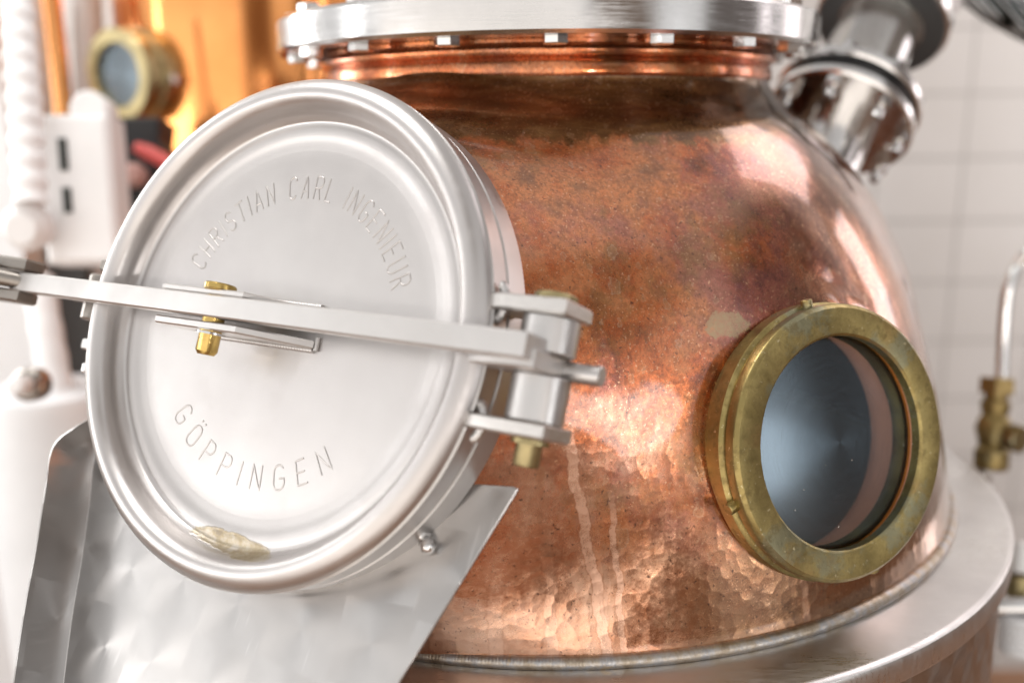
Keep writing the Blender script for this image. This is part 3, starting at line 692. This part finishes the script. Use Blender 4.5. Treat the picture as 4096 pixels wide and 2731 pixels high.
def control_box():
    o = at(188, 420, 1.45); x = (at(264, 256, 1.45)-at(98, 256, 1.45)); w = x.length; x.normalize()
    y = (at(180, 256, 1.45)-at(205, 560, 1.45)); h = y.length; y.normalize(); z = x.cross(y)
    Fm = Matrix(((x.x, y.x, z.x, o.x), (x.y, y.y, z.y, o.y), (x.z, y.z, z.z, o.z), (0, 0, 0, 1)))
    t = thing('control_box', 'white plastic box with two dark slots and a round cap', 'control box', o)
    MB().box(-w/2, w/2, -h*.62, h*.5, -.05, .02, Fm, .008).build('case', M['white'], t)
    for (xa, ya, xb, yb) in ((143, 318, 149, 392), (153, 431, 158, 489)):
        a = Fm.inverted() @ at(xa, ya, 1.43); b = Fm.inverted() @ at(xb, yb, 1.43); hw_ = px(10, 1.45)
        MB().prism([(b.x-hw_, b.y), (b.x+hw_, b.y), (a.x+hw_, a.y), (a.x-hw_, a.y)], .0195, .0225, Fm).build('slot', M['slot'], t)
    r = px(45, 1.45); cc = Fm.inverted() @ at(211, 256, 1.45)
    MB().solid([(r*.8, -.03), (r, -.026), (r, .008), (r*.85, .014), (r*.5, .014)], 40, Fm @ Matrix.Translation((cc.x, cc.y, 0))).build('cap', M['white'], t)
    k = at(70, 520, 1.40)
    MB().cyl(k+Vector((0, .02, 0)), k+Vector((0, -.03, 0)), px(52, 1.42), 32, .012).build('side_knob', M['white'], t)
control_box()

def black_valve():
    o = at(332, 400, 1.62)
    t = thing('black_actuator', 'black valve actuator with a red grip in front of the copper column', 'valve actuator', o)
    x, y = RT, UP; z = -FWD; Fm = Matrix(((x.x, y.x, z.x, o.x), (x.y, y.y, z.y, o.y), (x.z, y.z, z.z, o.z), (0, 0, 0, 1)))
    q = lambda X, Y: (px(X-332, 1.62), px(400-Y, 1.62))
    MB().prism([q(262, 279), q(384, 279), q(378, 330), q(400, 360), q(400, 560), q(262, 560)][::-1], -.05, .035, Fm, .006).build('case', M['black'], t)
    MB().tube([at(312, 338, 1.55), at(340, 350, 1.55), at(370, 366, 1.55), at(410, 388, 1.55)], px(17, 1.55), 16, rfun=lambda s_: px(17, 1.55)*(.72 if s_ < .05 else 1)).build('grip', M['red'], t)
    a = at(308, 402, 1.57); MB().cyl(a+FWD*.04, a-FWD*.012, px(27, 1.57), 28, .008).build('cap', M['pink'], t)
black_valve()

def ribbed(name, a, b, r, n, mat, label, cat, group=None, amp=.08):
    L = (Vector(b)-Vector(a)).length; pr = []
    for i in range(n*8+1):
        pr.append((r*(1+amp*math.cos(2*PI*i/8)), L*i/(n*8)))
    o = MB().solid(pr, 32, frame_z(a, Vector(b)-Vector(a))).build(name, mat, smooth=70); tag(o, label, cat, group); return o
ribbed('ribbed_hose', at(38, -60, 1.40), at(72, 468, 1.38), px(36, 1.39), 11, M['white_hose'], 'white ribbed hose standing above the control box at far left', 'hose')
ribbed('ribbed_hose', at(86, 640, 1.55), at(138, 945, 1.50), px(36, 1.5), 5, M['white_hose'], 'smooth white pipe below the control box, beside the hatch clamp', 'hose', amp=.03)
o = MB().tube([at(112, -60, 1.75), at(133, 120, 1.75), at(152, 300, 1.75)], px(21, 1.75), 24).build('copper_pipe', M['col']); tag(o, 'narrow copper pipe running down behind the white ribbed hose', 'pipe')
def upright():
    a = at(197, -80, 2.05); b = at(228, 700, 2.05)
    o = MB().tube([a, b], px(34, 2.05), 24).build('grey_post', M['grey']); tag(o, 'warm grey upright post between copper pipe and brass porthole', 'post')
upright()
def drum():
    c = at(70, 915, 1.45); r = px(150, 1.45); z1 = c.z
    t = thing('pale_drum', 'pale enamel drum standing at lower left with a round knob on its rim', 'drum', (c.x, c.y+.05, -1.2))
    Fm = Matrix.Translation((c.x, c.y+.05, 0))
    MB().solid([(r-.01, -1.2), (r, -1.19), (r, z1-.012), (r-.006, z1), (r-.02, z1+.001)], 96, Fm).build('drum_body', M['pale_tank'], t)
    k = at(44, 885, 1.28)
    MB().cyl(k+FWD*.02, k-FWD*.012, px(22, 1.28), 28, .005).build('knob', M['white'], t)
    MB().cyl(k+FWD*.05, k+FWD*.018, px(40, 1.28), 28, .005).build('knob_base', M['steel_dull'], t)
drum()
def cabinet():
    a = at(-260, 640, 1.9); b = at(62, 860, 1.9)
    o = MB().box(a.x, b.x, a.y, a.y+.3, -1.2, at(0, -40, 1.9).z, None, .01).build('tall_cabinet', M['pale_tank']); tag(o, 'tall pale cabinet at the far left edge behind the drum', 'cabinet')
cabinet()
o = MB().box(at(70, 700, 2.0).x, at(205, 700, 2.0).x, at(70, 700, 2.0).y, at(70, 700, 2.0).y+.2, -1.2, at(0, 560, 2.0).z, None, .01).build('dark_gap_block', M['glove']); tag(o, 'dark block added to fill the gap between cabinet and control box', 'dark block')  # dark block added to stand in for the dark gaps here

# ------------------------------------------------------------------ setting
def sheet(name, V, mat, kind='structure'):
    o = mesh_obj(name, V, [(0, 1, 2, 3)], mat, smooth=0); o['kind'] = kind; return o
sheet('floor', [(-6, -2.2, -1.2), (6, -2.2, -1.2), (6, 1.5, -1.2), (-6, 1.5, -1.2)], M['floor'])
w = MB().box(-6, 6, 1.36, 1.50, -1.2, 2.6).build('wall', M['tile'], smooth=0); w['kind'] = 'structure'

# ------------------------------------------------------------------ light
W = bpy.data.worlds.new('World'); S.world = W; W.use_nodes = True; nt = W.node_tree; nt.nodes.clear()
class WG(G):
    def __init__(s, t): s.t = t; s._tc = None
g = WG(nt)
gen = g.node('ShaderNodeTexCoord').outputs['Generated']; x, y, z = g.sep(gen)
az = g.math('ARCTAN2', x, g.math('MULTIPLY', y, -1.))      # 0 behind the camera, + to the right
el = g.math('ARCSINE', z)
col = g.ramp(g.map(z, -1, 1, 0, 1, smooth=False), [(.0, (.20, .13, .09)), (.36, (.30, .22, .17)), (.47, (.64, .62, .60)), (.60, (.80, .79, .785)), (.78, (.64, .63, .62)), (1., (.42, .40, .39))])
def rect(a0, a1, e0, e1, soft=.03):
    m = g.math('MULTIPLY', g.map(az, R_(a0)-soft, R_(a0)+soft), g.map(az, R_(a1)+soft, R_(a1)-soft))
    return g.math('MULTIPLY', m, g.math('MULTIPLY', g.map(el, R_(e0)-soft, R_(e0)+soft), g.map(el, R_(e1)+soft, R_(e1)-soft)))
for (a0, a1, e0, e1, c_) in ((-70, 12, -60, 6, (1.45, 1.33, 1.22)), (16, 40, -50, 20, (.17, .12, .09)), (62, 102, -50, 42, (.13, .11, .10)), (112, 135, -30, 34, (.20, .16, .14)), (-22, 30, 50, 88, (.18, .15, .13))):
    col = g.mix(rect(a0, a1, e0, e1, .07), col, c_)  # bright and dark patches added to shape the metal's reflections
bg = g.node('ShaderNodeBackground', {'Color': col, 'Strength': .80})
wo = g.node('ShaderNodeOutputWorld'); g.t.links.new(bg.outputs[0], wo.inputs[0])

def area(name, loc, tgt, sx, sy, watts, color=(1, 1, 1)):
    ld = bpy.data.lights.new(name, 'AREA'); ld.shape = 'RECTANGLE'; ld.size = sx; ld.size_y = sy; ld.energy = watts; ld.color = color
    o = bpy.data.objects.new(name, ld); COL.objects.link(o); o.location = loc
    o.rotation_euler = (Vector(tgt)-Vector(loc)).to_track_quat('-Z', 'Y').to_euler(); return o
def fill_cone(loc, tgt, sx, sy, rad, spread, color=(1, 1, 1)):
    area('fill_light', loc, tgt, sx, sy, rad*PI*sx*sy, color).data.spread = R_(spread)
def panel_light(loc, tgt, sx, sy, rad, color=(1, 1, 1), name='window_fill_light'): area(name, loc, tgt, sx, sy, rad*PI*sx*sy, color)  # windows and added fill panels share this default name
panel_light((-3.1, -1.40, .42), (-.2, -.4, .25), 2.0, .22, 4.6, (1, .985, .97))        # low window strip on the left
panel_light((-2.3, .95, .9), (-.7, .6, .3), .7, 1.6, 5.0)                              # added light at left rear, brightens the left background
panel_light((-3.1, -.55, .45), (-.6, .7, .3), .15, 1.9, 5.0)                            # added tall strip for the highlight on the copper column
panel_light((-1.0, -.25, 2.3), (-.85, .6, .2), 1.0, .6, 8.0, (1, .99, .97), 'fill_light')  # added overhead fill that brightens the left background
fill_cone((2.3, -.5, 1.5), (2.05, 1.36, .60), .4, .8, 2.0, 50)                     # added fill, brightens the tiles on the right
panel_light((1.65, .60, 1.75), (.2, -.25, .4), .85, .80, 1.9, (1, .88, .90))            # skylight behind right
panel_light((2.5, .75, .60), (.3, .1, .2), .42, 1.3, 2.2, (1, .90, .91))                # narrow window on the right
panel_light((2.4, -.10, .75), (.3, .1, .2), .16, .8, 2.2, (1, .92, .93))                # another narrow window
panel_light((1.95, -1.85, .22), (.20, -.45, .17), .36, .70, 2.7, (.96, .98, 1))         # added panel at right front for the sight glass highlight
panel_light((.93, -2.78, .30), (.06, -.466, .148), .10, .10, 130, (1, .97, .94), 'lamp')  # small lamp behind the camera

S.view_settings.view_transform = 'Standard'; S.view_settings.look = 'None'; S.view_settings.exposure = .80; S.view_settings.gamma = 1
S.view_settings.use_curve_mapping = False
cy = S.cycles; cy.max_bounces = 10; cy.glossy_bounces = 6; cy.transparent_max_bounces = 12; cy.sample_clamp_indirect = 6
cy.use_denoising = True; cy.use_adaptive_sampling = True; cy.adaptive_threshold = .02
try: cy.denoiser = 'OPENIMAGEDENOISE'
except Exception: pass
